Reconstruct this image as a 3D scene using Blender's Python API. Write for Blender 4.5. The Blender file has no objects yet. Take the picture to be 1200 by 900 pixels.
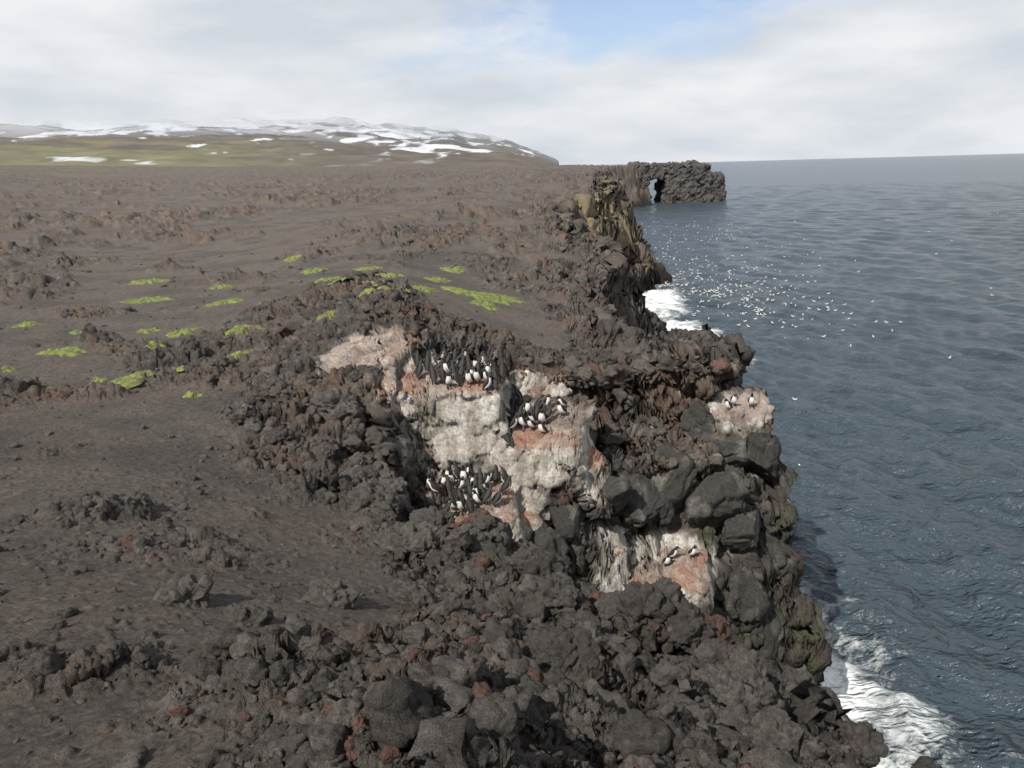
import bpy, math, random, time
import numpy as np
from mathutils import Vector, Matrix
T0=time.time()
rng=np.random.default_rng(7); random.seed(7)
CAM=14.0   # eye height above the sea; design heights below are relative to the eye
f32=np.float32
# ---------------------------------------------------------------- noise
def _h(ix,iy,iz,s):
    n=ix*np.uint32(374761393)+iy*np.uint32(668265263)+iz*np.uint32(2246822519)+np.uint32((s*3266489917)&0xffffffff)
    n=(n^(n>>np.uint32(13)))*np.uint32(1274126177)
    n=(n^(n>>np.uint32(16)))*np.uint32(2654435769)
    return n^(n>>np.uint32(15))
def _i(a): return a.astype(np.int64).astype(np.uint32)
def perlin(x,y,z,s=0):
    x=np.asarray(x,f32);y=np.asarray(y,f32);z=np.asarray(z,f32)+np.zeros_like(x)
    xi=np.floor(x);yi=np.floor(y);zi=np.floor(z)
    fx=x-xi;fy=y-yi;fz=z-zi
    ux=fx*fx*fx*(fx*(fx*6-15)+10);uy=fy*fy*fy*(fy*(fy*6-15)+10);uz=fz*fz*fz*(fz*(fz*6-15)+10)
    ix=_i(xi);iy=_i(yi);iz=_i(zi)
    out=np.zeros_like(x)
    for a in (0,1):
        wx=ux if a else 1-ux
        for b in (0,1):
            wy=uy if b else 1-uy
            for c in (0,1):
                wz=uz if c else 1-uz
                h=_h(ix+np.uint32(a),iy+np.uint32(b),iz+np.uint32(c),s)
                g=((h&np.uint32(1023)).astype(f32)/511.5-1)*(fx-a)+(((h>>np.uint32(10))&np.uint32(1023)).astype(f32)/511.5-1)*(fy-b)+(((h>>np.uint32(20))&np.uint32(1023)).astype(f32)/511.5-1)*(fz-c)
                out+=g*wx*wy*wz
    return out*1.4
def fbm(x,y,z,s=0,o=3):
    r=0;a=1.0;t=0;k=1.0
    for i in range(o):
        r=r+a*perlin(x*k,y*k,z*k if not np.isscalar(z) else z,s+i*17);t+=a;a*=.5;k*=2.03
    return r/t*1.3
def worley(x,y,z,s=0):
    """F1, F2, random per cell, tilted-facet value per cell"""
    xi=np.floor(x);yi=np.floor(y);zi=np.floor(z)
    fx=(x-xi).astype(f32);fy=(y-yi).astype(f32);fz=(z-zi).astype(f32)
    ix=_i(xi);iy=_i(yi);iz=_i(zi)
    F1=np.full(x.shape,9,f32);F2=F1.copy();C=np.zeros(x.shape,f32);T=np.zeros(x.shape,f32)
    for a in (-1,0,1):
        for b in (-1,0,1):
            for c in (-1,0,1):
                h=_h(ix+np.uint32(a&0xffffffff),iy+np.uint32(b&0xffffffff),iz+np.uint32(c&0xffffffff),s)
                dx=(h&np.uint32(1023)).astype(f32)/1023+a-fx
                dy=((h>>np.uint32(10))&np.uint32(1023)).astype(f32)/1023+b-fy
                dz=((h>>np.uint32(20))&np.uint32(1023)).astype(f32)/1023+c-fz
                d=dx*dx+dy*dy+dz*dz
                m=d<F1
                F2=np.where(m,F1,np.minimum(F2,d))
                F1=np.where(m,d,F1)
                hm=h[m]
                C[m]=((hm>>np.uint32(5))&np.uint32(255)).astype(f32)/255
                T[m]=dx[m]*(((hm>>np.uint32(3))&np.uint32(255)).astype(f32)/127.5-1)+dy[m]*(((hm>>np.uint32(12))&np.uint32(255)).astype(f32)/127.5-1)+dz[m]*(((hm>>np.uint32(21))&np.uint32(255)).astype(f32)/127.5-1)
    return np.sqrt(F1),np.sqrt(F2),C,T
def mworley(mask,x,y,z,s):
    o=[np.full(x.shape,v,f32) for v in (.5,1.0,.5,0)]
    r=worley(x[mask],y[mask],z[mask],s)
    for a,b in zip(o,r): a[mask]=b
    return o
def ss(a,b,x):
    t=np.clip((x-a)/(b-a),0,1);return t*t*(3-2*t)
def smax(a,b,k):
    h=np.clip(.5+.5*(a-b)/k,0,1);return b+(a-b)*h+k*h*(1-h)
# ---------------------------------------------------------------- plan of the place
CP=np.array([(0,0,-1.8),(0,2.5,-2.25),(-3,3.4,-2.5),(1,4,-3.2),(2.4,5.3,-4.6),(2,7.2,-4.9),(.5,9,-5.0),(-1.3,11,-5.1),(-2.4,14,-4.9),
 (-3.6,7.6,-3.7),(-1,6,-3.7),(-6,12,-4.2),(-10,19,-4.6),(-3.6,17,-4.0),(-2.4,18.8,-3.5),(-4,20,-3.9),(0,19,-4.4),(2,20,-5.0),(5.0,19.5,-4.8),(-1,31,-4.9),(0,24,-5.3),
 (4.5,28,-5.6),(4.5,40,-5.2),(-15,40,-5),(-5,60,-4.2),(6,60,-4.2),(-40,70,-4.5),(11,98,-2.6),(-20,120,-3.0),(-60,150,-2.6),(0,200,-1.8),(-5,27,-4.0),
 (40,285,-.8),(75,300,-.6),(-150,300,0),(-100,185,-1.5),(-700,900,20),(-200,900,6),(0,900,1),(0,1600,0),(-1200,1600,30),(0,-10,-2),(-20,-10,-2.5),(-30,10,-3.5),(2.5,-20,-2),
 (-600,-600,5),(0,-1500,0),(600,0,-5)],float)
def warp(x,y):
    r=np.sqrt(x*x+y*y)+1e-6;k=np.log(1+r/4)/r;return x*k,y*k
qx,qy=warp(CP[:,0],CP[:,1]);c2=.15**2
M=np.sqrt((qx[:,None]-qx)**2+(qy[:,None]-qy)**2+c2)
zm=CP[:,2].mean();W=np.linalg.solve(M+np.eye(len(CP))*-1e-3,CP[:,2]-zm)
def base(x,y):
    X,Y=warp(x,y);o=np.full(x.shape,zm,f32)
    for i in range(len(CP)): o+=f32(W[i])*np.sqrt((X-f32(qx[i]))**2+(Y-f32(qy[i]))**2+f32(c2))
    return o
RIM=[(1.7,-20),(1.8,0),(2.1,3),(2.5,5.0),(2.6,6.0),(2.0,7.3),(0.8,9.0),(-0.6,10.4),(-1.6,11.5),(-2.3,12.9),(-2.6,14.6),(-2.4,16.6),(-1.4,17.7),(.4,18.0),
 (2,18.4),(3.6,18.9),(5.0,19.0),(5.9,19.6),(6.1,21.2),(5.2,24),(3.8,28),(3.7,34),(4.2,40),(6.2,46),(5.2,54),(7,62),(4.5,70),(5,80),(8,88),(11,93),(13.4,100),(14.5,108),(15,120),(17,140),(21,180),(27,230),(35,272),
 (45,285),(45,305),(35,325),(40,380),(45,500),(60,900),(80,2500),(-9000,2500),(-9000,-9000),(3,-9000),(1.7,-60)]
APR=[(5.8,-10),(6.3,0),(7.3,8),(7.6,14),(7.0,17),(6.8,20),(6.8,23),(6,26),(5.5,30),(3,30),(-3,16),(-1,0),(0,-10)]
def sdist(P,x,y):
    d=np.full(x.shape,1e12,f32);ins=np.zeros(x.shape,bool);n=len(P)
    for i in range(n):
        ax,ay=P[i];bx,by=P[(i+1)%n];ex,ey=bx-ax,by-ay
        px=x-f32(ax);py=y-f32(ay)
        t=np.clip((px*f32(ex)+py*f32(ey))/f32(ex*ex+ey*ey),0,1)
        d=np.minimum(d,(px-t*f32(ex))**2+(py-t*f32(ey))**2)
        if ay!=by:
            c=((ay>y)!=(by>y))&(x<(ex*(y-ay)/(ey)+ax));ins^=c
    return np.where(ins,1,-1).astype(f32)*np.sqrt(d)
BL=[(-1.4,16.9,1.2,1.15,0,-4.25,.0,.1),(.6,16.3,.9,1.0,-15,-5.2,.05,.3),(-.9,15.0,.85,1.05,10,-6.35,0,.15),(1.4,16.2,.45,.7,20,-5.85,0,.2),(.2,15.3,.35,.5,0,-6.9,0,0),
 (3.0,16.2,1.3,1.1,-8,-8.5,.0,.15),(1.9,15.9,.4,.6,10,-7.9,0,0),(5.6,18.9,.75,1.0,0,-5.7,.1,.2),(4.7,18.0,.8,.9,15,-7.0,0,.2),(5.9,18.4,.6,.9,0,-8.1,0,0),
 (3.3,17.8,1.2,1,0,-6.3,0,.2),(2.2,17.0,.8,.8,0,-7.1,0,0),(4.7,17.1,.7,.8,30,-9.2,0,0),(6.3,18.2,.8,1.2,0,-10.3,0,0),(6.7,19.6,.6,1.5,0,-11.6,0,0),(-1.9,14.6,.4,1.0,0,-6.1,0,.0)]
def height(x,y):
    r=np.sqrt(x*x+y*y)
    far=ss(24,60,r)
    wx=x+.28*perlin(x*.45,y*.45,3.3,1)+far*2.4*perlin(x*.13,y*.13,7.7,2)+.12*perlin(x*1.4,y*1.4,1.3,3)
    wy=y+.28*perlin(x*.45,y*.45,9.1,4)+far*2.4*perlin(x*.13,y*.13,5.2,5)+.12*perlin(x*1.4,y*1.4,8.3,6)
    d=sdist(RIM,wx,wy)
    b=base(x,y)
    do=np.maximum(-d,0)
    st=do*(4.2-far*1.9)
    st=st+(.45+.5*far)*np.sin(st*(1.9-.7*far)+perlin(x*.3,y*.3,2.2,9)*3)*np.minimum(do*2,1)
    lip=.35*np.exp(-np.maximum(d,0)/.5)
    z=b-st-lip*ss(0,-.3,-d)
    # slumped, stepped edge of the plateau further along the coast
    z=z-far*ss(150,110,r)*1.0*ss(9,0,d+8*perlin(x*.07,y*.05,4.4,33)+3*perlin(x*.25,y*.2,4.4,34))*(d>0)
    bx=x+.14*perlin(x*.9,y*.9,4.3,11)+.05*perlin(x*3,y*3,4.3,13);by=y+.14*perlin(x*.9,y*.9,6.1,12)+.05*perlin(x*3,y*3,4.3,14)
    near=(r<26)&(r>11)&(x>-5)
    zb=z[near];X=bx[near];Y=by[near]
    for (cx,cy,hx,hy,ro,top,tx,ty) in BL:
        c,s=math.cos(math.radians(ro)),math.sin(math.radians(ro))
        u=(X-cx)*c+(Y-cy)*s;v=-(X-cx)*s+(Y-cy)*c
        k=.22
        ax=np.abs(u)-hx+k;ay=np.abs(v)-hy+k
        sd=np.sqrt(np.maximum(ax,0)**2+np.maximum(ay,0)**2)+np.minimum(np.maximum(ax,ay),0)-k
        h=top+tx*u+ty*v-np.maximum(sd,0)*6.5-.12*np.exp(-np.abs(sd)/.12)
        zb=smax(zb,h,.06)
    z[near]=zb
    da=sdist(APR,wx,wy)
    ap=-13.4+np.clip(da,-2.5,3)*.9
    z=np.maximum(z,np.where(da>-3.4,ap,-17))
    ta=-14.7+.9*perlin(x*.25,y*.25,1.1,30)-np.maximum(do-4,0)*.8
    z=np.maximum(z,np.maximum(ta,-17))
    return np.maximum(z,-17.0),d
# ---------------------------------------------------------------- polar terrain sheet (finest near the cliff top), full circle
A=np.radians(np.concatenate([np.linspace(-180,-48,50,endpoint=False),np.linspace(-48,-38,36,endpoint=False),np.linspace(-38,34,1010,endpoint=False),
        np.linspace(34,50,50,endpoint=False),np.linspace(50,180,50,endpoint=False)]))
NA=len(A);NF=2100;NR=1560
rf=np.exp(np.linspace(math.log(.7),math.log(1700),NF))
AA,RR=np.meshgrid(A,rf,indexing='ij')
X=(np.sin(AA)*RR).astype(f32);Y=(np.cos(AA)*RR).astype(f32)
Z,_=height(X,Y)
wr=.62-.42*ss(60,150,rf)
dr=np.diff(rf);dz=np.diff(Z,axis=1)
ds=np.sqrt(dz**2+(dr*wr[:-1])**2)/rf[:-1]
K=8
cs=np.cumsum(np.pad(ds,((K+1,K),(0,0)),mode='wrap'),axis=0)
ds=(cs[2*K+1:]-cs[:-2*K-1])/(2*K+1)
S=np.concatenate([np.zeros((NA,1)),np.cumsum(ds,axis=1)],axis=1)
rr=np.empty((NA,NR));zz=np.empty((NA,NR));D=np.empty((NA,NR),f32)
for i in range(NA):
    t=np.linspace(0,S[i,-1],NR)
    rr[i]=np.interp(t,S[i],rf);zz[i]=np.interp(rr[i],rf,Z[i]);D[i]=np.interp(rr[i],rf,_[i])
X=(np.sin(A)[:,None]*rr).astype(f32);Y=(np.cos(A)[:,None]*rr).astype(f32);Z=zz.astype(f32)
del AA,RR,cs,ds,S
print('terrain base',time.time()-T0,X.size)
def normals(X,Y,Z):
    P=np.stack([X,Y,Z],-1)
    du=np.roll(P,-1,0)-np.roll(P,1,0)
    dv=np.empty_like(P);dv[:,1:-1]=P[:,2:]-P[:,:-2];dv[:,0]=P[:,1]-P[:,0];dv[:,-1]=P[:,-1]-P[:,-2]
    n=np.cross(du,dv);n/=np.linalg.norm(n,axis=-1,keepdims=True)+1e-9
    s=np.sign(n[...,2].mean());return n*s
R2=np.sqrt(X*X+Y*Y)
N0=normals(X,Y,Z);steep=1-np.clip(N0[...,2],0,1)
# how rocky (clinker lava) vs black sand
nb=fbm(X*.33,Y*.33,1.7,40,4)
far=ss(25,80,R2)
nbf=fbm(X*.055,Y*.08,3.7,44,5)
rim=np.exp(-np.maximum(D+(1.5+4*far)*nb+9*far*nbf,0)/(2.2+np.minimum(R2,50)*.05))
fore=np.exp(-((X-1.3)**2/3+(Y-5)**2/9))
outc=np.exp(-((X+3.2)**2/5+(Y-18.5)**2/6))+.9*np.exp(-((X+5.5)**2/8+(Y-26)**2/10))
rock=ss(.0,.34,nb*(1-.5*far)+nbf*far*1.25+.06+.01*far+rim*.62+fore*.28+outc*.8-.12-.2*np.exp(-((X+6.5)**2/20+(Y-11)**2/22))-.22*np.exp(-((X+2.6)**2/3.5+(Y-4.5)**2/9))-.8*np.exp(-((X+.6)**2/6+(Y-27)**2/20)))
rock=np.maximum(rock,ss(.15,.4,steep)*(D<1.5))
rock=rock*(1-.75*ss(160,420,R2)*(D>3))
guR=np.zeros_like(X)
for (cx,cy,cz,sx,sy,sz,w) in [(-1.3,16.4,-4.9,1.75,1.6,1.3,1),(.5,16.0,-5.6,1.25,1.4,1.0,1),(-.8,14.8,-6.8,1.4,1.2,1.0,1),(1.4,16,-6.2,.75,.9,.8,1),(3.0,16.0,-8.8,1.7,1.3,.8,1),(1.9,15.8,-8.1,.6,.8,.7,.9),
   (5.6,18.6,-5.9,.9,1.1,.45,.7),(-3.1,17.4,-4.3,1.25,1.2,.9,.9),(6.1,18.2,-8.0,.6,.8,.5,.5),(.5,17.7,-4.9,1.6,.7,.8,.5),(5.0,17.5,-9,.6,.7,.5,.5)]:
    guR=np.maximum(guR,w*np.exp(-(((X-cx)/sx)**2+((Y-cy)/sy)**2+((Z-cz)/sz)**2)**1.6*.9))
P0=(X.copy(),Y.copy(),Z.copy())
lift=rock*(.05+.42*np.clip(fbm(X*.7,Y*.7,5.5,50,2)+.2,0,1.2))*(D>0.2)*(1-guR)
lift=lift*(1+ss(25,90,R2)*.9)
Z=Z+lift.astype(f32)+far*.5*nbf*(D>2)
calm=1-.82*ss(.2,.55,guR)
def disp(a,n):
    global X,Y,Z
    X=X+(n[...,0]*a).astype(f32);Y=Y+(n[...,1]*a).astype(f32);Z=Z+(n[...,2]*a).astype(f32)
cl=np.maximum(ss(.1,.4,steep),np.exp(-np.abs(D)/1.5))*rock
cl=cl*(1-.5*ss(110,200,R2))
# massive smooth-jointed rock on the cove wall, clinker elsewhere
mass=ss(.25,.5,steep)*ss(-5.3,-6.2,P0[2])*(Y>12)*(R2<30)
ff=ss(25,70,R2)
n=normals(X,Y,Z)
m_=(cl>.02)&(R2<420)&(P0[2]>-16)
sc=.30+.42*(1-ff)
wxx=.3*perlin(X*.8,Y*.8,Z*.8,60)
F1,F2,C,T=mworley(m_,(X+wxx)*sc,(Y+wxx)*sc,(Z-wxx)*sc*.75,61)
g=np.clip((F2-F1)/.14,0,1)
disp((cl*calm)*((C-.5)*.6+T*.5+(g**.6-1)*(.25+.2*mass))*(.75+.8*ff),n)
n=normals(X,Y,Z)
m_=(rock>.02)&(R2<300)&(P0[2]>-15.5)
s2=1.55-.85*ff
F1,F2,C,T=mworley(m_,(X+wxx*.7)*s2,(Y)*s2,(Z)*s2*1.3,62)
g=np.clip((F2-F1)/.22,0,1)
fine=1-.5*mass
disp(rock*fine*(.25+.75*calm)*((C-.45)*.20+T*.22+(g**.5-1)*.10)*(.7+.5*cl+.35*ff)*(1-.6*ss(90,250,R2)),n)
n=normals(X,Y,Z)
m_=(rock>.02)&(R2<70)&(P0[2]>-15)
F1,F2,C,T=mworley(m_,X*3.6+wxx,Y*3.6,Z*4.0,64)
g=np.clip((F2-F1)/.3,0,1)
disp(rock*fine*calm*((C-.45)*.07+T*.085+(g**.5-1)*.05),n)
n=normals(X,Y,Z)
a=np.abs(perlin(X*2.6,Y*2.6,Z*2.6,70));b=np.abs(perlin(X*6,Y*6,Z*6,71))
disp(rock*(R2<110)*(.25+.75*calm)*fine*(.06-.15*a+.04-.13*b),n)
n=normals(X,Y,Z)
m_=(R2<45)&(P0[2]>-15)
F1,F2,C2,T=mworley(m_,X*9+.5*wxx,Y*9,Z*9,63)
peb=ss(.6,.9,C2)*np.clip(.42-F1,0,1)*.18
disp(m_*(rock*fine*calm*(T*.03+(C2-.5)*.025+(.5-F1)*.045)+(1-rock)*peb*.7+.010*perlin(X*9,Y*9,Z*9,73)+.05*(1-rock)*fbm(X*1.1,Y*1.1,0,74,3)),n)
n=normals(X,Y,Z)
disp((R2<25)*(.2+rock*.8)*(.3+.7*calm)*.03*(.4-np.abs(perlin(X*17,Y*17,Z*17,75))*2),n)
print('displaced',time.time()-T0)
# colours
n=normals(X,Y,Z)
def lerp(c,c2,m): return c*(1-m[...,None])+np.array(c2,f32)*m[...,None]
col=np.zeros(X.shape+(3,),f32)+np.array((.135,.116,.102),f32)
col=lerp(col,(.095,.084,.077),ss(-.3,.4,fbm(X*.5,Y*.5,2.5,80,3)))
col=lerp(col,(.092,.082,.075),rock)
mot=fbm(X*2.2,Y*2.2,Z*2.2,81,3)
col=lerp(col,(.20,.182,.168),rock*ss(.0,.5,mot)*.65)
col=lerp(col,(.045,.041,.038),rock*ss(.0,.5,-mot)*.65)
red=ss(.25,.62,fbm(X*.33+4,Y*.33,Z*.33,82,3)+.55*np.exp(-((X+2.6)**2/.9+(Y-13.2)**2/1.2))+.5*np.exp(-((X+1)**2/1.2+(Y-8.6)**2/1))+.35*np.exp(-((X-3.5)**2/9+(Y-19)**2/2)))
col=lerp(col,(.17,.088,.068),red*rock*.6)
brn=ss(-.15,.4,fbm(X*.4,Y*.4,Z*.4+9,83,3)+.15*far);col=lerp(col,(.165,.124,.095),brn*(.25+.75*rock)*.6)
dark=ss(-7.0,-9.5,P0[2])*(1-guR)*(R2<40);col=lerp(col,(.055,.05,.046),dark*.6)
wet=ss(-11.3,-12.8,Z)*(D<1);col=lerp(col,(.016,.016,.016),wet*.9)
alg=ss(.05,.4,fbm(X*.9,Y*.9,Z*.9,84,3))*ss(.3,.6,steep)*ss(-5.6,-7,Z)*(R2<40);col=lerp(col,(.10,.12,.06),alg*.5)
och=ss(-.1,.3,fbm(X*.25,Y*.25,Z*.12,85,3))*ss(.3,.55,steep)*ss(70,85,Y)*ss(125,110,Y)*ss(-12.5,-11,Z);col=lerp(col,(.28,.24,.13),och*.65)
st=fbm(X*3.2,Y*3.2,Z*.55,86,3);st2=fbm(X*1.3,Y*1.3,Z*1.3,87,4);st3=fbm(X*6,Y*6,Z*6,88,3)
face=ss(.8,.45,np.clip(N0[...,2],0,1))
gm=ss(.26,.55,guR+.24*st2+.12*st3+.10*st*face)
gcol=np.zeros_like(col)+np.array((.50,.46,.40),f32)
gcol=lerp(gcol,(.72,.69,.64),ss(-.1,.35,st))
gcol=lerp(gcol,(.24,.225,.195),ss(.08,.45,-st-.3*st3)*.7)
gcol=lerp(gcol,(.44,.35,.30),(1-face)*.8)
gcol=lerp(gcol,(.36,.17,.11),(1-face)*ss(-.25,.35,st2+.5*st3)*(X>-2.7)*(X<4.3)*.75)
gcol=lerp(gcol,(.34,.20,.14),face*ss(.2,.6,st2)*(X<4.3)*.55)
gcol=lerp(gcol,(.16,.13,.115),(1-face)*ss(.1,.4,-st2+.3*st3)*.6)
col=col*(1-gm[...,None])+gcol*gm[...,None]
sp=ss(.38,.6,st3+.3*st2)*ss(.02,.25,guR)*(1-gm);col=lerp(col,(.42,.38,.34),sp*.8)
dr2=ss(.15,.5,st3+.4*st2)*ss(.45,.8,n[...,2])*np.exp(-((X-5.2)**2/6+(Y-18.6)**2/3+(Z+7.2)**2/10));col=lerp(col,(.45,.45,.43),np.clip(dr2*1.3,0,.9))
col*= (1+.28*perlin(X*7,Y*7,Z*7,89))[...,None]
mf=ss(.0,.4,fbm(X*.02,Y*.02,.5,90,3))*ss(180,500,R2)*(X<-60)*(1-rock);col=lerp(col,(.14,.135,.085),mf*.7)
col=np.clip(col,.01,.8)
# ---------------------------------------------------------------- mesh helpers
def mesh_np(name,V,F,mat,col=None,smooth=True,extra=None,mi=None,mats=None):
    me=bpy.data.meshes.new(name)
    V=np.ascontiguousarray(V,f32);F=np.ascontiguousarray(F,np.int32);k=F.shape[1]
    me.vertices.add(len(V));me.vertices.foreach_set('co',V.ravel())
    me.loops.add(F.size);me.loops.foreach_set('vertex_index',F.ravel())
    me.polygons.add(len(F));me.polygons.foreach_set('loop_start',np.arange(0,F.size,k,dtype=np.int32))
    me.update(calc_edges=True)
    me.polygons.foreach_set('use_smooth',np.full(len(F),smooth))
    if col is not None:
        c=np.ones((len(V),4),f32);c[:,:3]=col.reshape(-1,3)
        at=me.color_attributes.new('Col','FLOAT_COLOR','POINT');at.data.foreach_set('color',c.ravel())
    for k2,v in (extra or {}).items():
        at=me.attributes.new(k2,'FLOAT','POINT');at.data.foreach_set('value',np.ascontiguousarray(v,f32).ravel())
    for m in (mats or [mat]): me.materials.append(m)
    if mi is not None: me.polygons.foreach_set('material_index',np.ascontiguousarray(mi,np.int32))
    ob=bpy.data.objects.new(name,me);bpy.context.scene.collection.objects.link(ob);return ob
def gridF(na,nr,wrap):
    i=np.arange(na if wrap else na-1);j=np.arange(nr-1);I,J=np.meshgrid(i,j,indexing='ij');I2=(I+1)%na
    return np.stack([I*nr+J,I*nr+J+1,I2*nr+J+1,I2*nr+J],-1).reshape(-1,4)[:,::-1]
# ---------------------------------------------------------------- materials
def newmat(n):
    m=bpy.data.materials.new(n);m.use_nodes=True;nt=m.node_tree;b=nt.nodes['Principled BSDF'];return m,nt,b
def N(nt,t,**k):
    n=nt.nodes.new(t)
    for a,v in k.items():
        if a in n.inputs: n.inputs[a].default_value=v
        else: setattr(n,a,v)
    return n
def rockmat(name,bscale=1.0):
    m,nt,b=newmat(name);L=nt.links.new
    tc=N(nt,'ShaderNodeTexCoord')
    c=N(nt,'ShaderNodeAttribute',attribute_name='Col').outputs['Color']
    n1=N(nt,'ShaderNodeTexNoise');n1.inputs['Scale'].default_value=18;n1.inputs['Detail'].default_value=6;n1.inputs['Roughness'].default_value=.8
    L(tc.outputs['Object'],n1.inputs['Vector'])
    mr=N(nt,'ShaderNodeMapRange');mr.inputs['From Min'].default_value=.3;mr.inputs['From Max'].default_value=.7;mr.inputs['To Min'].default_value=.4;mr.inputs['To Max'].default_value=1.6
    L(n1.outputs['Fac'],mr.inputs['Value'])
    vm=N(nt,'ShaderNodeVectorMath',operation='SCALE');L(c,vm.inputs[0]);L(mr.outputs[0],vm.inputs['Scale']);L(vm.outputs[0],b.inputs['Base Color'])
    b.inputs['Roughness'].default_value=.92;b.inputs['Specular IOR Level'].default_value=.25
    n2=N(nt,'ShaderNodeTexNoise');n2.inputs['Scale'].default_value=80;n2.inputs['Detail'].default_value=3;n2.inputs['Roughness'].default_value=.75
    L(tc.outputs['Object'],n2.inputs['Vector'])
    b1=N(nt,'ShaderNodeBump');b1.inputs['Strength'].default_value=1;b1.inputs['Distance'].default_value=.06*bscale;L(n1.outputs['Fac'],b1.inputs['Height'])
    b3=N(nt,'ShaderNodeBump');b3.inputs['Strength'].default_value=.9;b3.inputs['Distance'].default_value=.02*bscale;L(n2.outputs['Fac'],b3.inputs['Height']);L(b1.outputs[0],b3.inputs['Normal'])
    L(b3.outputs[0],b.inputs['Normal'])
    return m
M_ground=rockmat('lava_ground_mat')
M_rock=rockmat('lava_rock_mat',1.1)
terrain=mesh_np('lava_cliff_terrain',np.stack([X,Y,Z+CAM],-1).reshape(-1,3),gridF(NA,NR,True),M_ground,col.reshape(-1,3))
print('terrain mesh',time.time()-T0)
bpy.context.view_layer.update()
def drop(x,y,top=60):
    ok,loc,no,_=terrain.ray_cast(Vector((x,y,top)),Vector((0,0,-1)))
    return (loc,no) if ok else (None,None)
def look(x,y):
    i=int(np.searchsorted(A,math.atan2(x,y)));i=min(i,NA-1);j=min(int(np.searchsorted(rr[i],math.hypot(x,y))),NR-1)
    return i,j
# ---------------------------------------------------------------- rocks
import bmesh
def ico(sub):
    bm=bmesh.new();bmesh.ops.create_icosphere(bm,subdivisions=sub,radius=1)
    v=np.array([p.co[:] for p in bm.verts],f32);f=np.array([[q.index for q in p.verts] for p in bm.faces],np.int32);bm.free();return v,f
def rockT(sub,seed,kind):
    v,f=ico(sub);r=np.random.default_rng(seed)
    v=v*np.array([1,r.uniform(.7,1),r.uniform(.5,.8)],f32)
    for _ in range(16 if kind=='block' else 10):
        nn=r.normal(size=3);nn/=np.linalg.norm(nn);d=r.uniform(.4,.78)
        t=np.maximum(v@nn-d,0);v=v-(t[:,None]*nn*(.97 if kind=='block' else .75)).astype(f32)
    nn=v/np.linalg.norm(v,axis=1,keepdims=True)
    if kind=='block':
        F1,F2,C,T=worley(v[:,0]*1.5+seed,v[:,1]*1.5,v[:,2]*1.5,seed)
        a=.12*fbm(v[:,0]*1.6+seed,v[:,1]*1.6,v[:,2]*1.6,seed,4)+.03*perlin(v[:,0]*7,v[:,1]*7,v[:,2]*7,seed)+T*.10+.08*(C-.5)+(np.clip((F2-F1)/.1,0,1)-1)*.05
    else:
        F1,_,C,T=worley(v[:,0]*2.4+seed,v[:,1]*2.4,v[:,2]*2.4,seed)
        a=.25*fbm(v[:,0]*1.6+seed,v[:,1]*1.6,v[:,2]*1.6,seed,3)+T*.14+.08*(C-.5)+(.5-F1)*.14-.2*np.abs(perlin(v[:,0]*4,v[:,1]*4,v[:,2]*4,seed+3))-.10*np.abs(perlin(v[:,0]*9,v[:,1]*9,v[:,2]*9,seed+4))
    return (v+nn*a[:,None]).astype(f32),f
def rotm(r):
    q=r.normal(size=4);q/=np.linalg.norm(q);w,x,y,z=q
    return np.array([[1-2*(y*y+z*z),2*(x*y-z*w),2*(x*z+y*w)],[2*(x*y+z*w),1-2*(x*x+z*z),2*(y*z-x*w)],[2*(x*z-y*w),2*(y*z+x*w),1-2*(x*x+y*y)]],f32)
def flatrot(r):
    a=r.uniform(0,6.28);b=r.normal()*.35;c=r.normal()*.35
    return np.array(Matrix.Rotation(a,3,'Z')@Matrix.Rotation(b,3,'X')@Matrix.Rotation(c,3,'Y'),f32)
class Acc:
    def __init__(s): s.v=[];s.f=[];s.c=[];s.n=0
    def add(s,v,f,c):
        s.v.append(v);s.f.append(f+s.n);s.c.append(np.broadcast_to(np.array(c,f32),v.shape) if np.ndim(c)==1 else c);s.n+=len(v)
    def build(s,name,mat,smooth=True): return mesh_np(name,np.concatenate(s.v),np.concatenate(s.f),mat,np.concatenate(s.c),smooth)
big=[rockT(5,i,'clink') for i in range(8)];mid=[rockT(3,20+i,'clink') for i in range(10)];sml=[rockT(2,40+i,'clink') for i in range(8)];blk=[rockT(5,60+i,'block') for i in range(8)]
acc=Acc()
def rcol():
    b=rng.uniform(.08,.15);c=np.array((b,b*.91,b*.83))
    if rng.random()<.07: c=np.array((.16,.095,.078))*rng.uniform(.8,1.1)
    return c
for i in range(9500):
    a=rng.uniform(-.75,.62);y0=math.exp(rng.uniform(math.log(2.0),math.log(60)))
    x=math.tan(a)*y0;y=y0
    I,J=look(x,y);rk=float(rock[I,J])
    cl_=math.sin(x*1.3+math.sin(y*.9)*2)*math.sin(y*1.1+x*.4)   # stones gather in drifts
    if rng.random()>(.24+.25*cl_+.7*rk): continue
    loc,no=drop(x,y)
    if loc is None or loc.z<CAM-7.0: continue
    if no.z<.5: continue
    if guR[I,J]>.05: continue
    s=(.009+.005*rk)*y0**.5*(1-rng.random())**-.55
    s=min(s,(.08+.07*rk)+.003*y0)
    t=mid[rng.integers(10)] if s*800/y0>8 else sml[rng.integers(8)]
    v=t[0]@flatrot(rng).T*s
    acc.add(v+np.array((x,y,loc.z+s*.05),f32),t[1],rcol())
acc.build('lava_stones',M_rock)
acc=Acc()
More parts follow.
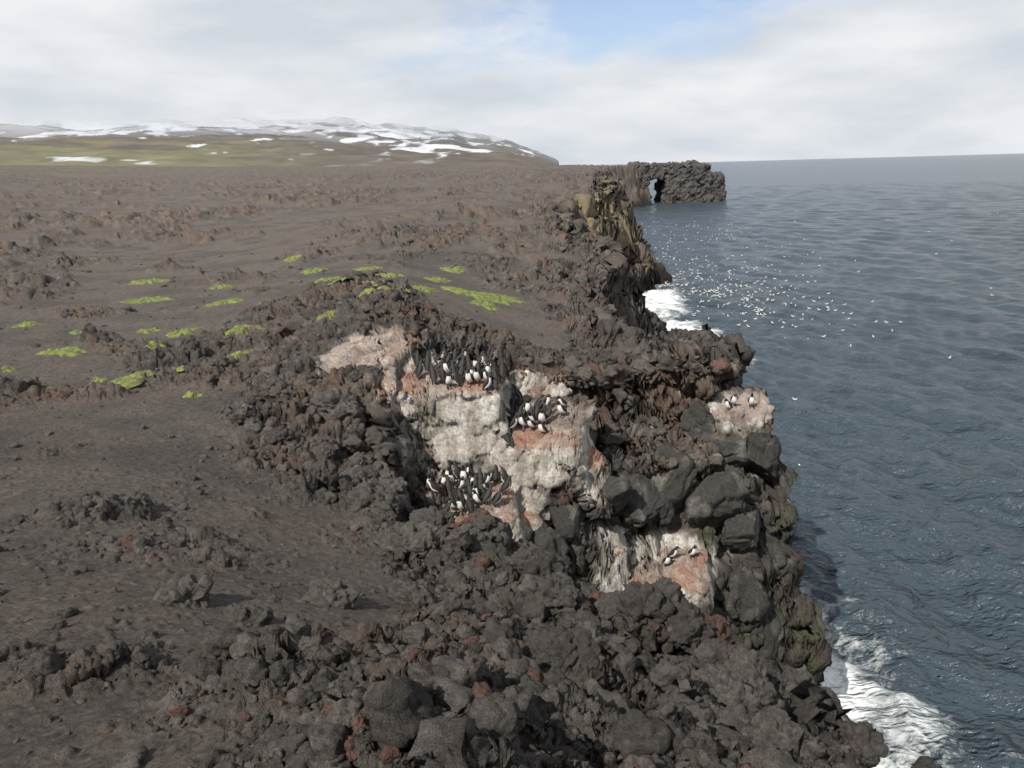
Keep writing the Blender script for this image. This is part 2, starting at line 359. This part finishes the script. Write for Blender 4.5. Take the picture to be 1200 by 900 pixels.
FB=[(-.12,3.95,.2),(.25,4.1,.19),(.55,5.2,.26),(1.15,6.2,.28),(1.35,4.4,.2),(1.7,5.2,.24),(1.9,5.7,.22),(1.5,6.3,.3),(-1.0,7.1,.28),(.4,7.4,.3),(.9,8,.28),(1.3,3.6,.2),
 (-1.5,9.4,.35),(-2.2,11.2,.4),(-2.7,12.4,.4),(-3.4,15.0,.5),(-3.1,16.0,.35),(1.3,7.3,.27),(-2.0,5.2,.2),(-2.6,5.6,.22),(-4.6,9.0,.2),(-1.7,6.4,.24)]
for (x,y,s) in FB:
    loc,no=drop(x,y)
    if loc is None: continue
    t=big[rng.integers(8)];v=t[0]@flatrot(rng).T*s*1.15
    acc.add(v+np.array((x,y,loc.z+s*.0),f32),t[1],rcol())
for i in range(230):
    k=rng.integers(3,22);t=rng.random();x=RIM[k][0]*(1-t)+RIM[k+1][0]*t+rng.normal()*.5-.25;y=RIM[k][1]*(1-t)+RIM[k+1][1]*t+rng.normal()*.5
    loc,no=drop(x,y)
    I,J=look(x,y)
    if loc is None or loc.z<CAM-8 or guR[I,J]>.05: continue
    s=rng.uniform(.15,.38)*(1+max(0,y-20)*.03)
    tt=big[rng.integers(8)] if y<14 else mid[rng.integers(8)];v=tt[0]@flatrot(rng).T*s
    acc.add(v+np.array((x,y,loc.z-s*.05),f32),tt[1],rcol())
acc.build('lava_boulders',M_rock)
acc=Acc()
CB=[(4.5,16.9,-7.5,.75),(5.3,17.2,-8.3,.7),(3.6,17.0,-6.8,.62),(1.05,15.4,-7.0,.5),(1.8,15.8,-6.8,.58),(2.6,16.4,-7.2,.6),(.6,14.9,-7.6,.5),(5.9,17.8,-6.8,.6),(6.1,17.8,-9.2,.8),(5.2,16.7,-9.6,.65),
 (3.2,16.8,-7.6,.5),(5.1,17.9,-6.6,.6),(6.3,18.4,-7.6,.6),(6.4,18.1,-10.8,.85),(5.9,17.0,-11,.85),(.5,14.6,-8.4,.5),(4.5,18.2,-5.9,.5),(6.7,18.5,-12.3,.9),(6.5,17.1,-12.6,.9),(6.8,15.7,-12.9,.9)]
for (x,y,z,s) in CB:
    t=blk[rng.integers(8)];v=t[0]@(rotm(rng)*np.array([1,.9,1.05])).T.astype(f32)*s*1.35
    b=rng.uniform(.05,.10);c=np.zeros(v.shape,f32)+np.array((b,b*.95,b*.9),f32)
    w=v+np.array((x,y,z+CAM),f32)
    q=ss(.1,.5,fbm(w[:,0]*2.5,w[:,1]*2.5,w[:,2]*.8,5,4)+.08);c=c*(1-q[:,None]*.55)+np.array((.28,.28,.24),f32)*q[:,None]*.55
    q=ss(.1,.5,fbm(w[:,0]*1.5,w[:,1]*1.5,w[:,2]*1.5,6,4));c=c*(1-q[:,None]*.7)+np.array((.05,.05,.035),f32)*q[:,None]*.7
    acc.add(w,t[1],c)
acc.build('basalt_blocks',M_rock)
print('rocks',time.time()-T0)
# ---------------------------------------------------------------- moss cushions
m,nt,b=newmat('moss_mat');L=nt.links.new
tc=N(nt,'ShaderNodeTexCoord');nz=N(nt,'ShaderNodeTexNoise');nz.inputs['Scale'].default_value=6;nz.inputs['Detail'].default_value=8;nz.inputs['Roughness'].default_value=.65;L(tc.outputs['Object'],nz.inputs['Vector'])
cr=N(nt,'ShaderNodeValToRGB');L(nz.outputs['Fac'],cr.inputs['Fac']);e=cr.color_ramp.elements;e[0].position=.36;e[0].color=(.10,.09,.05,1);e[1].position=.64;e[1].color=(.23,.30,.07,1)
L(cr.outputs[0],b.inputs['Base Color']);b.inputs['Roughness'].default_value=.95
nz2=N(nt,'ShaderNodeTexNoise');nz2.inputs['Scale'].default_value=60;nz2.inputs['Detail'].default_value=4;L(tc.outputs['Object'],nz2.inputs['Vector'])
bp=N(nt,'ShaderNodeBump');bp.inputs['Distance'].default_value=.03;L(nz2.outputs['Fac'],bp.inputs['Height']);L(bp.outputs[0],b.inputs['Normal']);M_moss=m
MP=[(-8.6,17.2,.45),(-7.0,19.0,.2),(-12.6,22,.5),(-7.6,22.5,.38),(-6.9,19.2,.34),(-10.8,30,.5),(-10.0,24,.4),(-7.6,18,.3),(-15,33,.7),(-12.7,19.5,.22),(-14,25.5,.3),(-11.5,25,.3),(-9.6,18,.2),(-6.6,16.0,.16),(-10.2,17,.16),
 (-1.5,31.4,.7),(-.5,31.9,.75),(-.9,29.9,.5),(-4.8,28,.45),(-4.3,25,.3),(-3.3,30,.45),(-5.6,31,.45),(-7.5,33,.45),(-5.8,27,.4),(-3.0,34,.5),(-6.5,37,.5),(-3.8,27.2,.35),(-9.2,38,.6),(-12,45,.6),(-5.0,33.5,.45),(-8.6,28,.3),(-5.2,22.5,.2),(-2.6,38,.5),(-18,40,.7),(-16.5,27,.35),(-13,36,.4),(-9.5,21,.22),(-11.6,18,.2)]
for (x,y,s) in MP:
    pts=[]
    s*=1.1
    for k in range(16):
        an=k*2.4;q=s*math.sqrt(k/16);l,_=drop(x+math.cos(an)*q,y+math.sin(an)*q)
        if l: pts.append(l[:])
    pts=np.array(pts);co,*_=np.linalg.lstsq(np.c_[pts[:,0]-x,pts[:,1]-y,np.ones(len(pts))],pts[:,2],rcond=None)
    n1,n2=26,72;ph=rng.uniform(0,99);an=np.arange(n2)/n2*2*math.pi;q=np.linspace(0,1,n1)
    rad=s*1.15*(1+.22*np.sin(an*2+ph)+.16*np.sin(an*3+ph*2)+.12*np.sin(an*5+ph*3)+.10*np.sin(an*11+ph)+.08*np.sin(an*17+ph))
    px=x+np.cos(an)[:,None]*rad[:,None]*q;py=y+np.sin(an)[:,None]*rad[:,None]*q
    lump=fbm(px*5,py*5,ph,7,3)
    pz=co[0]*(px-x)+co[1]*(py-y)+co[2]+(.04+.08*s)*np.sqrt(1-q*q)[None,:]+.12*lump*(1-q[None,:]**3)-.06*q[None,:]**6
    mesh_np('moss_patch',np.stack([px,py,pz],-1).reshape(-1,3),gridF(n2,n1,True),M_moss)
# ---------------------------------------------------------------- guillemots
def flat(name,c,rough=.7):
    m,nt,b=newmat(name);nz=N(nt,'ShaderNodeTexNoise');nz.inputs['Scale'].default_value=40
    mx=N(nt,'ShaderNodeMixRGB',blend_type='MULTIPLY');mx.inputs['Fac'].default_value=.35;mx.inputs[1].default_value=(*c,1);nt.links.new(nz.outputs['Color'],mx.inputs[2]);nt.links.new(mx.outputs[0],b.inputs['Base Color'])
    b.inputs['Roughness'].default_value=rough;return m
M_blk=flat('plumage_dark',(.03,.026,.025));M_wht=flat('plumage_white',(.85,.84,.82));M_gry=flat('plumage_grey',(.38,.4,.42));M_foot=flat('bill_feet',(.03,.028,.025),.5);M_yel=flat('gull_bill',(.5,.38,.05),.5)
def loft(path,seg=14):
    P=np.array([p[:2] for p in path],float);T=np.gradient(P,axis=0);T/=np.linalg.norm(T,axis=1,keepdims=True)
    V=[]
    for (x,z,rs,rd),t in zip(path,T):
        nx,nzz=-t[1],t[0]
        for k in range(seg):
            a=2*math.pi*k/seg;V.append((x+nx*math.cos(a)*rd,math.sin(a)*rs,z+nzz*math.cos(a)*rd))
    F=[]
    for i in range(len(path)-1):
        for k in range(seg): F.append((i*seg+k,i*seg+(k+1)%seg,(i+1)*seg+(k+1)%seg,(i+1)*seg+k))
    return V,F
def murre(name,pose):
    base_=[(-.115,.035,.012,.006),(-.10,.06,.03,.014),(-.07,.09,.05,.042),(-.035,.13,.068,.062),(-.005,.18,.074,.070),(.012,.23,.070,.066),(.018,.28,.055,.052),(.02,.315,.038,.037),(.024,.345,.031,.031)]
    if pose==0: hd=[(.035,.375,.031,.033),(.06,.392,.028,.029),(.088,.39,.018,.018),(.105,.387,.009,.010),(.135,.384,.005,.006),(.16,.378,.001,.001)]
    elif pose==1: hd=[(.032,.385,.031,.032),(.05,.41,.028,.029),(.075,.425,.018,.018),(.09,.433,.009,.010),(.118,.448,.005,.006),(.142,.458,.001,.001)]
    else: hd=[(.04,.36,.031,.033),(.066,.36,.028,.029),(.088,.345,.018,.018),(.10,.333,.009,.010),(.12,.315,.005,.006),(.138,.296,.001,.001)]
    V,F=loft(base_+hd)
    V=np.array(V);mi=[]
    for f in F:
        c=V[list(f)].mean(0);ring=min(f)//14
        cen=(base_+hd)[ring];front=(c[0]-cen[0])*.9+(c[2]-cen[1])*-.15
        if ring<=6 and ring>=1 and front>.004: mi.append(1)
        elif ring>=11: mi.append(2)
        else: mi.append(0)
    V=V.tolist()
    for sgn in (1,-1):
        o=len(V);wp=[(.0,.285,.03),(-.012,.24,.048),(-.03,.19,.052),(-.05,.14,.046),(-.075,.09,.03),(-.10,.05,.006)]
        for (x,z,w) in wp:
            yy=.060 if z>.26 else (.073 if z>.15 else .073-(.15-z)*.5)
            for k in range(8):
                a=2*math.pi*k/8;V.append((x+math.cos(a)*w-.008,sgn*(yy+math.sin(a)*.012),z+math.cos(a)*w*.35))
        for i in range(5):
            for k in range(8): F.append((o+i*8+k,o+i*8+(k+1)%8,o+(i+1)*8+(k+1)%8,o+(i+1)*8+k));mi.append(0)
        o=len(V)
        for (x,z,w) in [(-.03,.10,.02),(-.015,.05,.012),(-.008,.012,.009)]:
            for k in range(6):
                a=2*math.pi*k/6;V.append((x+math.cos(a)*w,sgn*.04+math.sin(a)*w,z))
        for i in range(2):
            for k in range(6): F.append((o+i*6+k,o+i*6+(k+1)%6,o+(i+1)*6+(k+1)%6,o+(i+1)*6+k));mi.append(2)
        o=len(V)
        V+= [(-.02,sgn*.04-.008,.014),(-.02,sgn*.04+.008,.014),(.055,sgn*.04+.03,.004),(.065,sgn*.04-.022,.004),(-.02,sgn*.04-.008,0),(-.02,sgn*.04+.008,0),(.055,sgn*.04+.03,-.003),(.065,sgn*.04-.022,-.003)]
        for q in [(0,1,2,3),(7,6,5,4),(0,4,5,1),(1,5,6,2),(2,6,7,3),(3,7,4,0)]: F.append(tuple(o+i for i in q));mi.append(2)
    ob=mesh_np(name,np.array(V),np.array(F),None,mi=mi,mats=[M_blk,M_wht,M_foot]);me=ob.data;bpy.data.objects.remove(ob);return me
MU=[murre('guillemot_mesh',p) for p in (0,1,2)]
placed=[]
def bird(x,y,head=None,s=1.0):
    loc,no=drop(x,y)
    if loc is None or no.z<.55: return
    for (a,b2) in placed:
        if (a-x)**2+(b2-y)**2<.145**2: return False
    placed.append((x,y))
    ob=bpy.data.objects.new('guillemot',MU[rng.integers(3)]);bpy.context.scene.collection.objects.link(ob)
    h=head if head is not None else rng.uniform(0,2*math.pi)
    ob.rotation_euler=(rng.uniform(-.08,.08),rng.uniform(-.05,.35),h);k=s*rng.uniform(.88,1.05);ob.scale=(k,k,k);ob.location=(x,y,loc.z-.005)
    return True
def flock(n,cx,cy,sx,sy,rot=0):
    c=0;tr=0
    while c<n and tr<n*14:
        tr+=1;u=np.clip(rng.normal()*.5,-1,1)*sx;v=np.clip(rng.normal()*.55,-1,1)*sy
        x=cx+u*math.cos(rot)-v*math.sin(rot);y=cy+u*math.sin(rot)+v*math.cos(rot)
        h=rng.choice([rng.uniform(-2.6,-.6),rng.uniform(.3,2.6),rng.uniform(.3,2.6),rng.uniform(0,6.28)])
        if bird(x,y,h): c+=1
flock(38,-1.1,16.55,.95,.7)
flock(24,.35,16.2,.75,.8)
flock(38,-.95,15.0,.75,.9)
flock(8,-.3,15.9,.3,.4)
for (x,y) in [(5.2,18.4),(5.35,18.5),(5.8,18.5),(2.2,16.0),(2.15,15.6),(3.3,15.9),(3.45,16.1),(3.9,16.1),(2.0,16.4),(3.6,17.3)]: bird(x,y,rng.uniform(-2.5,-.5))
GV,GF=loft([(-.2,.075,.012,.006),(-.14,.06,.04,.02),(-.08,.045,.065,.045),(0,.04,.075,.055),(.07,.05,.065,.05),(.11,.085,.035,.035),(.125,.125,.028,.028),(.145,.15,.03,.03),(.17,.15,.02,.02),(.19,.145,.008,.008),(.22,.14,.001,.001)],8)
GV=np.array(GV,f32);GF=np.array(GF)
va=[];fa=[];ma=[];nn0=0
gm_=np.array([ (2 if (min(f)//8)>=9 else (1 if (GV[f].mean(0)[2]>.065 and (min(f)//8)<4) else 0)) for f in GF])
def gull(x,y,s=1):
    global nn0
    h=rng.uniform(0,6.28);c,s_=math.cos(h),math.sin(h);R=np.array([[c,s_,0],[-s_,c,0],[0,0,1]],f32)
    va.append(GV@R*s+np.array((x,y,.02),f32));fa.append(GF+nn0);ma.append(gm_);nn0+=len(GV)
CL=[(20,95),(24,110),(25,85),(23,125),(29,140),(24,78),(36,170),(21,105),(32,110),(36,190),(27,92),(23,88),(28,72),(40,150),(22,82),(24,92)]
for i in range(560):
    c=CL[rng.integers(len(CL))];gull(c[0]+rng.normal()*(1.4+.026*c[1]),c[1]+rng.normal()*.09*c[1])
for i in range(40):
    y=rng.uniform(60,230);gull(y*rng.uniform(.2,.62),y)
gull(17,46);gull(13.5,35)
mesh_np('gull_flock',np.concatenate(va),np.concatenate(fa),None,mi=np.concatenate(ma),mats=[M_wht,M_gry,M_yel])
print('birds',time.time()-T0)
# ---------------------------------------------------------------- sea
aa=np.radians(np.concatenate([np.linspace(-180,-10,50,endpoint=False),np.linspace(-10,42,640,endpoint=False),np.linspace(42,180,90,endpoint=False)]))
rs=np.concatenate([[.5,4],np.exp(np.linspace(math.log(12),math.log(500),1000)),np.exp(np.linspace(math.log(510),math.log(40000),120))])
AA,RS=np.meshgrid(aa,rs,indexing='ij');SX=(np.sin(AA)*RS);SY=(np.cos(AA)*RS);SZ=np.zeros_like(SX)
for i in range(44):
    lam=.45*(1.0+rng.random()*.3)*(1.07**i);amp=.0135*lam**.58
    th=math.radians(200)+rng.normal()*.6
    k=2*math.pi/lam;ph=k*(SX*math.cos(th)+SY*math.sin(th))+rng.uniform(0,6.28)
    att=1-ss(.16,.4,RS*.0036*1.2/lam)
    SZ+=amp*np.sin(ph+.8*np.sin(SX*.09+SY*.05+i))*att
SXf=SX.astype(f32);SYf=SY.astype(f32)
SD=sdist(RIM,SXf,SYf);SA=sdist(APR,SXf,SYf)
dd=np.minimum(-SD-2.6,-SA-.6)
fn=fbm(SX*.13,SY*.13,.4,100,3);fn2=fbm(SX*.45,SY*.45,.9,103,4)
fw=1.5+3.0*np.clip(fn+.3,0,1.5)+8*ss(40,60,SY)*ss(125,95,SY)+1.0*ss(26,22,SY)
foam=np.clip(1.0-dd/fw,0,1)
foam=np.maximum(foam,.78*np.exp(-(((SX-9.6)/1.9)**2+((SY-16.8)/3.2)**2)))
foam=np.maximum(foam,.55*np.exp(-(((SX-11.8)/1.8)**2+((SY-15.0)/2.2)**2)))
foam=np.maximum(foam,1.25*np.exp(-(((SX-14)/4.5)**2+((SY-66)/8)**2)))
foam=np.maximum(foam,1.5*np.exp(-(((SX-14)/4.8)**2+((SY-87)/14)**2)))
foam=np.maximum(foam,.9*np.exp(-(((SX-16)/2.6)**2+((SY-57)/4)**2)))
foam=np.maximum(foam,.6*np.exp(-(((SX-8.3)/2)**2+((SY-30)/8)**2)))
foam=foam*(.85+.6*fn2)
SZ+=.16*foam*fbm(SX*1.2,SY*1.2,.7,101,2)
m,nt,b=newmat('sea_mat');L=nt.links.new
tc=N(nt,'ShaderNodeTexCoord');fa_=N(nt,'ShaderNodeAttribute',attribute_name='foam')
nz=N(nt,'ShaderNodeTexNoise');nz.inputs['Scale'].default_value=1.6;nz.inputs['Detail'].default_value=10;nz.inputs['Roughness'].default_value=.74;nz.inputs['Distortion'].default_value=.6;L(tc.outputs['Object'],nz.inputs['Vector'])
ad=N(nt,'ShaderNodeMath',operation='ADD');L(fa_.outputs['Fac'],ad.inputs[0]);L(nz.outputs['Fac'],ad.inputs[1])
mr=N(nt,'ShaderNodeMapRange');mr.inputs['From Min'].default_value=.92;mr.inputs['From Max'].default_value=1.25;L(ad.outputs[0],mr.inputs['Value'])
mx=N(nt,'ShaderNodeMixRGB');L(mr.outputs[0],mx.inputs['Fac']);mx.inputs[2].default_value=(.8,.84,.84,1)
tn=N(nt,'ShaderNodeTexNoise');tn.inputs['Scale'].default_value=.03;tn.inputs['Detail'].default_value=4;L(tc.outputs['Object'],tn.inputs['Vector'])
tm=N(nt,'ShaderNodeMixRGB');L(tn.outputs['Fac'],tm.inputs['Fac']);tm.inputs[1].default_value=(.034,.052,.066,1);tm.inputs[2].default_value=(.060,.084,.102,1);L(tm.outputs[0],mx.inputs[1])
L(mx.outputs[0],b.inputs['Base Color'])
rm=N(nt,'ShaderNodeMapRange');rm.inputs['To Min'].default_value=.2;rm.inputs['To Max'].default_value=.85;L(mr.outputs[0],rm.inputs['Value']);L(rm.outputs[0],b.inputs['Roughness']);b.inputs['IOR'].default_value=1.33
mp=N(nt,'ShaderNodeMapping');mp.inputs['Scale'].default_value=(1,1.9,1);mp.inputs['Rotation'].default_value=(0,0,.35);L(tc.outputs['Object'],mp.inputs['Vector'])
prev=None
for sc_n,dist,det in ((.06,3.0,3),(.4,.75,4),(3.2,.10,3)):
    w=N(nt,'ShaderNodeTexNoise');w.inputs['Scale'].default_value=sc_n;w.inputs['Detail'].default_value=det;w.inputs['Roughness'].default_value=.62;L(mp.outputs[0],w.inputs['Vector'])
    bb=N(nt,'ShaderNodeBump');bb.inputs['Strength'].default_value=1;bb.inputs['Distance'].default_value=dist;L(w.outputs['Fac'],bb.inputs['Height'])
    if prev: L(prev.outputs[0],bb.inputs['Normal'])
    prev=bb
L(prev.outputs[0],b.inputs['Normal'])
M_sea=m
mesh_np('sea',np.stack([SX,SY,SZ],-1).reshape(-1,3),gridF(len(aa),len(rs),True),M_sea,extra={'foam':foam})
# ---------------------------------------------------------------- sea arch
def sea_arch():
    bm=bmesh.new()
    def box(cx,cy,cz,sx,sy,sz,rz=0,taper=1):
        r=bmesh.ops.create_cube(bm,size=1)
        for v in r['verts']:
            k=taper if v.co.z>0 else 1
            p=Vector((v.co.x*sx*k,v.co.y*sy*k,v.co.z*sz));p.rotate(Matrix.Rotation(rz,3,'Z'));v.co=p+Vector((cx,cy,cz))
    box(65,302,5.2,17,16,15.2,.1,.93)
    box(74,302,3.6,8,14,12,.3,.8)
    box(48,300,5.7,6.2,14,16,0,.95)
    box(54,301,11.2,14,13,4.8,.05,.95)
    box(66,302,12.6,7,12,2.4,.2,.7)
    me=bpy.data.meshes.new('sea_arch');bm.to_mesh(me);bm.free();ob=bpy.data.objects.new('sea_arch',me);bpy.context.scene.collection.objects.link(ob)
    md=ob.modifiers.new('r','REMESH');md.mode='VOXEL';md.voxel_size=.34
    dg=bpy.context.evaluated_depsgraph_get();m2=bpy.data.meshes.new_from_object(ob.evaluated_get(dg));ob.modifiers.clear();ob.data=m2
    n=len(m2.vertices);co=np.empty(n*3,f32);m2.vertices.foreach_get('co',co);co=co.reshape(-1,3);no=np.empty(n*3,f32);m2.vertices.foreach_get('normal',no);no=no.reshape(-1,3)
    F1,F2,C,T=worley(co[:,0]*.3,co[:,1]*.3,co[:,2]*.3,5)
    F1,F2,C2,T2=worley(co[:,0]*.8,co[:,1]*.8,co[:,2]*.8,15)
    a=(C-.5)*1.0+T*1.1+T2*.6+1.3*fbm(co[:,0]*.2,co[:,1]*.2,co[:,2]*.2,6,3)+.35*perlin(co[:,0]*.9,co[:,1]*.9,co[:,2]*.9,8)
    co=co+no*a[:,None]*.8
    m2.vertices.foreach_set('co',co.ravel().astype(f32))
    c=np.ones((n,4),f32);b_=.08*(1+.6*fbm(co[:,0]*.4,co[:,1]*.4,co[:,2]*.4,9,3));c[:,0]=b_*1.02;c[:,1]=b_*.97;c[:,2]=b_*.94
    at=m2.color_attributes.new('Col','FLOAT_COLOR','POINT');at.data.foreach_set('color',c.ravel())
    m2.materials.clear();m2.materials.append(M_rock);m2.update()
sea_arch()
# ---------------------------------------------------------------- snowy hills
tt=np.linspace(-1.3,.12,900);yy=np.exp(np.linspace(math.log(550),math.log(6500),320))
TT,HY=np.meshgrid(tt,yy,indexing='ij');HX=TT*HY;px=600+969*TT
e1=np.interp(px,[-700,0,200,300,400,500,540,560,600,620,655,690],[140,100,86,74,60,46,42,34,26,18,4,-16])
e0=np.interp(px,[-700,0,300,600,650,700],[20,18,7,2,-4,-18])
s=(HY-850)/(4300-850)
z1=e1*4300/935;z0=e0*850/935
sc_=np.where(s<1,np.clip(s,0,1)**1.35,1-(s-1)*1.2)
HZ=z0+(z1-z0)*sc_-np.maximum(850-HY,0)*.08
rid=np.abs(fbm(HX*.0016,HY*.0016,1.1,110,4))
HZ+=np.clip(s,0,1)*(e1>0)*(85*(.25-rid)+24*fbm(HX*.006,HY*.006,.1,111,3))+np.clip(s*8+1,0,1)*8*fbm(HX*.01,HY*.01,.1,112,3)
nz_=fbm(HX*.0035,HY*.0016,2.1,113,5);nz2_=fbm(HX*.014,HY*.006,4.1,114,4)
snow=ss(.0,.16,nz_*1.0+nz2_*.9+(HZ-125)/280)
snow=np.maximum(snow,ss(.30,.38,nz2_+.3*nz_)*ss(20,45,HZ))*ss(12,30,HZ+nz2_*20)
hc=np.zeros(HX.shape+(3,),f32)+np.array((.13,.115,.10),f32)
gr=ss(-.15,.3,fbm(HX*.004,HY*.009,6.1,115,4)+.15-(HZ-50)/80);gr*=ss(450,200,px)
hc=lerp(hc,(.18,.175,.11),gr*.85);hc=lerp(hc,(.19,.20,.21),ss(80,200,HZ)*.8);hc=lerp(hc,(.30,.34,.39),ss(1500,4500,HY)*.65);hc=lerp(hc,(.60,.63,.68),snow*.93)  # aerial haze painted into the hill colour: blue-grey grows with distance
hc=hc*(1+.3*fbm(HX*.02,HY*.01,1.0,117,3))[...,None]
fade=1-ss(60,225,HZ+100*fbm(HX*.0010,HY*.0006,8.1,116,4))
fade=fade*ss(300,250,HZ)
m,nt,b=newmat('snowy_hill_mat');L=nt.links.new
at=N(nt,'ShaderNodeAttribute',attribute_name='Col');L(at.outputs['Color'],b.inputs['Base Color']);b.inputs['Roughness'].default_value=.95;b.inputs['Specular IOR Level'].default_value=.1
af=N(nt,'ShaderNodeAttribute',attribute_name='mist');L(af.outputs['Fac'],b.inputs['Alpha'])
HF=gridF(len(tt),len(yy),False)[:,::-1]
keep=(fade.ravel()[HF].max(1)>.01)&(HY.ravel()[HF].max(1)<4700)     # parts wholly inside the cloud are not needed
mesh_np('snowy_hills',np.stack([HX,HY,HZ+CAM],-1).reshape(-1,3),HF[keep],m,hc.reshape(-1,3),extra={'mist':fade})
# ---------------------------------------------------------------- sky & sun
sd=Vector((-.46,-.64,.76)).normalized()
w=bpy.data.worlds.new('World');bpy.context.scene.world=w;w.use_nodes=True;nt=w.node_tree;L=nt.links.new;bg=nt.nodes['Background']
sky=N(nt,'ShaderNodeTexSky',sky_type='NISHITA');sky.sun_disc=False;sky.sun_elevation=math.asin(sd.z);sky.sun_rotation=math.atan2(sd.x,sd.y);sky.altitude=20
tc=N(nt,'ShaderNodeTexCoord')
mp=N(nt,'ShaderNodeMapping');mp.inputs['Scale'].default_value=(3.0,3.0,9.0);mp.inputs['Location'].default_value=(3.1,0,.4);L(tc.outputs['Generated'],mp.inputs['Vector'])
n1=N(nt,'ShaderNodeTexNoise');n1.inputs['Scale'].default_value=1.6;n1.inputs['Detail'].default_value=9;n1.inputs['Roughness'].default_value=.58;L(mp.outputs[0],n1.inputs['Vector'])
# ragged outline: break up the gap distance with the same cloud noise
nv=N(nt,'ShaderNodeVectorMath',operation='SUBTRACT');L(n1.outputs['Color'],nv.inputs[0]);nv.inputs[1].default_value=(.5,.5,.5)
nsc=N(nt,'ShaderNodeVectorMath',operation='MULTIPLY');L(nv.outputs[0],nsc.inputs[0]);nsc.inputs[1].default_value=(.7,.5,.28)
nadd=N(nt,'ShaderNodeVectorMath',operation='ADD');L(nsc.outputs[0],nadd.inputs[0]);L(tc.outputs['Generated'],nadd.inputs[1])
def gap(direction,size,zs):
    sub=N(nt,'ShaderNodeVectorMath',operation='SUBTRACT');L(nadd.outputs[0],sub.inputs[0]);sub.inputs[1].default_value=Vector(direction)
    sc=N(nt,'ShaderNodeVectorMath',operation='MULTIPLY');L(sub.outputs[0],sc.inputs[0]);sc.inputs[1].default_value=(1/size,1/(size*2),1/zs)
    ln=N(nt,'ShaderNodeVectorMath',operation='LENGTH');L(sc.outputs[0],ln.inputs[0])
    r=N(nt,'ShaderNodeMapRange');r.interpolation_type='SMOOTHSTEP';r.inputs['From Min'].default_value=.1;r.inputs['From Max'].default_value=1;r.inputs['To Min'].default_value=1;r.inputs['To Max'].default_value=0;L(ln.outputs['Value'],r.inputs['Value'])
    return r.outputs[0]
def mxm(a,b):
    q=N(nt,'ShaderNodeMath',operation='MAXIMUM');L(a,q.inputs[0]);L(b,q.inputs[1]);return q.outputs[0]
g=mxm(gap((.14,.975,.185),.30,.125),gap((.3,.8,.55),.6,.28))
cv=N(nt,'ShaderNodeMapRange');cv.inputs['From Min'].default_value=0;cv.inputs['From Max'].default_value=.8;cv.inputs['To Min'].default_value=1;cv.inputs['To Max'].default_value=.25;L(g,cv.inputs['Value'])
mp2=N(nt,'ShaderNodeMapping');mp2.inputs['Scale'].default_value=(3.2,3.2,11);mp2.inputs['Location'].default_value=(.3,5,1.4);L(tc.outputs['Generated'],mp2.inputs['Vector'])
n2=N(nt,'ShaderNodeTexNoise');n2.inputs['Scale'].default_value=1.4;n2.inputs['Detail'].default_value=8;n2.inputs['Roughness'].default_value=.52;L(mp2.outputs[0],n2.inputs['Vector'])
cr=N(nt,'ShaderNodeValToRGB');L(n2.outputs['Fac'],cr.inputs['Fac']);e=cr.color_ramp.elements;e[0].position=.34;e[0].color=(.64,.685,.745,1);e[1].position=.62;e[1].color=(.86,.875,.90,1)
sx=N(nt,'ShaderNodeSeparateXYZ');L(tc.outputs['Generated'],sx.inputs[0])
zr=N(nt,'ShaderNodeMapRange');zr.inputs['From Min'].default_value=.2;zr.inputs['From Max'].default_value=.8;zr.inputs['To Min'].default_value=10;zr.inputs['To Max'].default_value=6;L(sx.outputs['Z'],zr.inputs['Value'])
scl=N(nt,'ShaderNodeVectorMath',operation='SCALE');L(cr.outputs[0],scl.inputs[0]);L(zr.outputs[0],scl.inputs['Scale'])
sk2=N(nt,'ShaderNodeMixRGB',blend_type='MULTIPLY');sk2.inputs['Fac'].default_value=1;L(sky.outputs[0],sk2.inputs[1]);sk2.inputs[2].default_value=(1.15,1.2,1.4,1)
mx=N(nt,'ShaderNodeMixRGB');L(cv.outputs[0],mx.inputs['Fac']);L(sk2.outputs[0],mx.inputs[1]);L(scl.outputs[0],mx.inputs[2])
L(mx.outputs[0],bg.inputs['Color']);bg.inputs['Strength'].default_value=.1
sl=bpy.data.lights.new('sun','SUN');sl.energy=5.0;sl.angle=math.radians(.6);sl.color=(1,.94,.86);so=bpy.data.objects.new('sun',sl);so.rotation_euler=sd.to_track_quat('Z','Y').to_euler();bpy.context.scene.collection.objects.link(so)
# ---------------------------------------------------------------- camera
p=math.radians(15.2);ro=math.radians(1.58)
fw_=Vector((0,math.cos(p),-math.sin(p)));R_=Vector((1,0,0));U_=R_.cross(fw_)
r_=R_*math.cos(ro)-U_*math.sin(ro);u_=U_*math.cos(ro)+R_*math.sin(ro)
mt=Matrix((r_,u_,-fw_)).transposed().to_4x4();mt.translation=Vector((0,0,CAM))
cd=bpy.data.cameras.new('camera');cd.lens=28.05;cd.sensor_width=36;cd.clip_start=.1;cd.clip_end=80000
co_=bpy.data.objects.new('camera',cd);co_.matrix_world=mt;bpy.context.scene.collection.objects.link(co_);bpy.context.scene.camera=co_
sc0=bpy.context.scene;sc0.view_settings.view_transform='Standard';sc0.view_settings.look='None';sc0.view_settings.exposure=0
print('done',time.time()-T0)
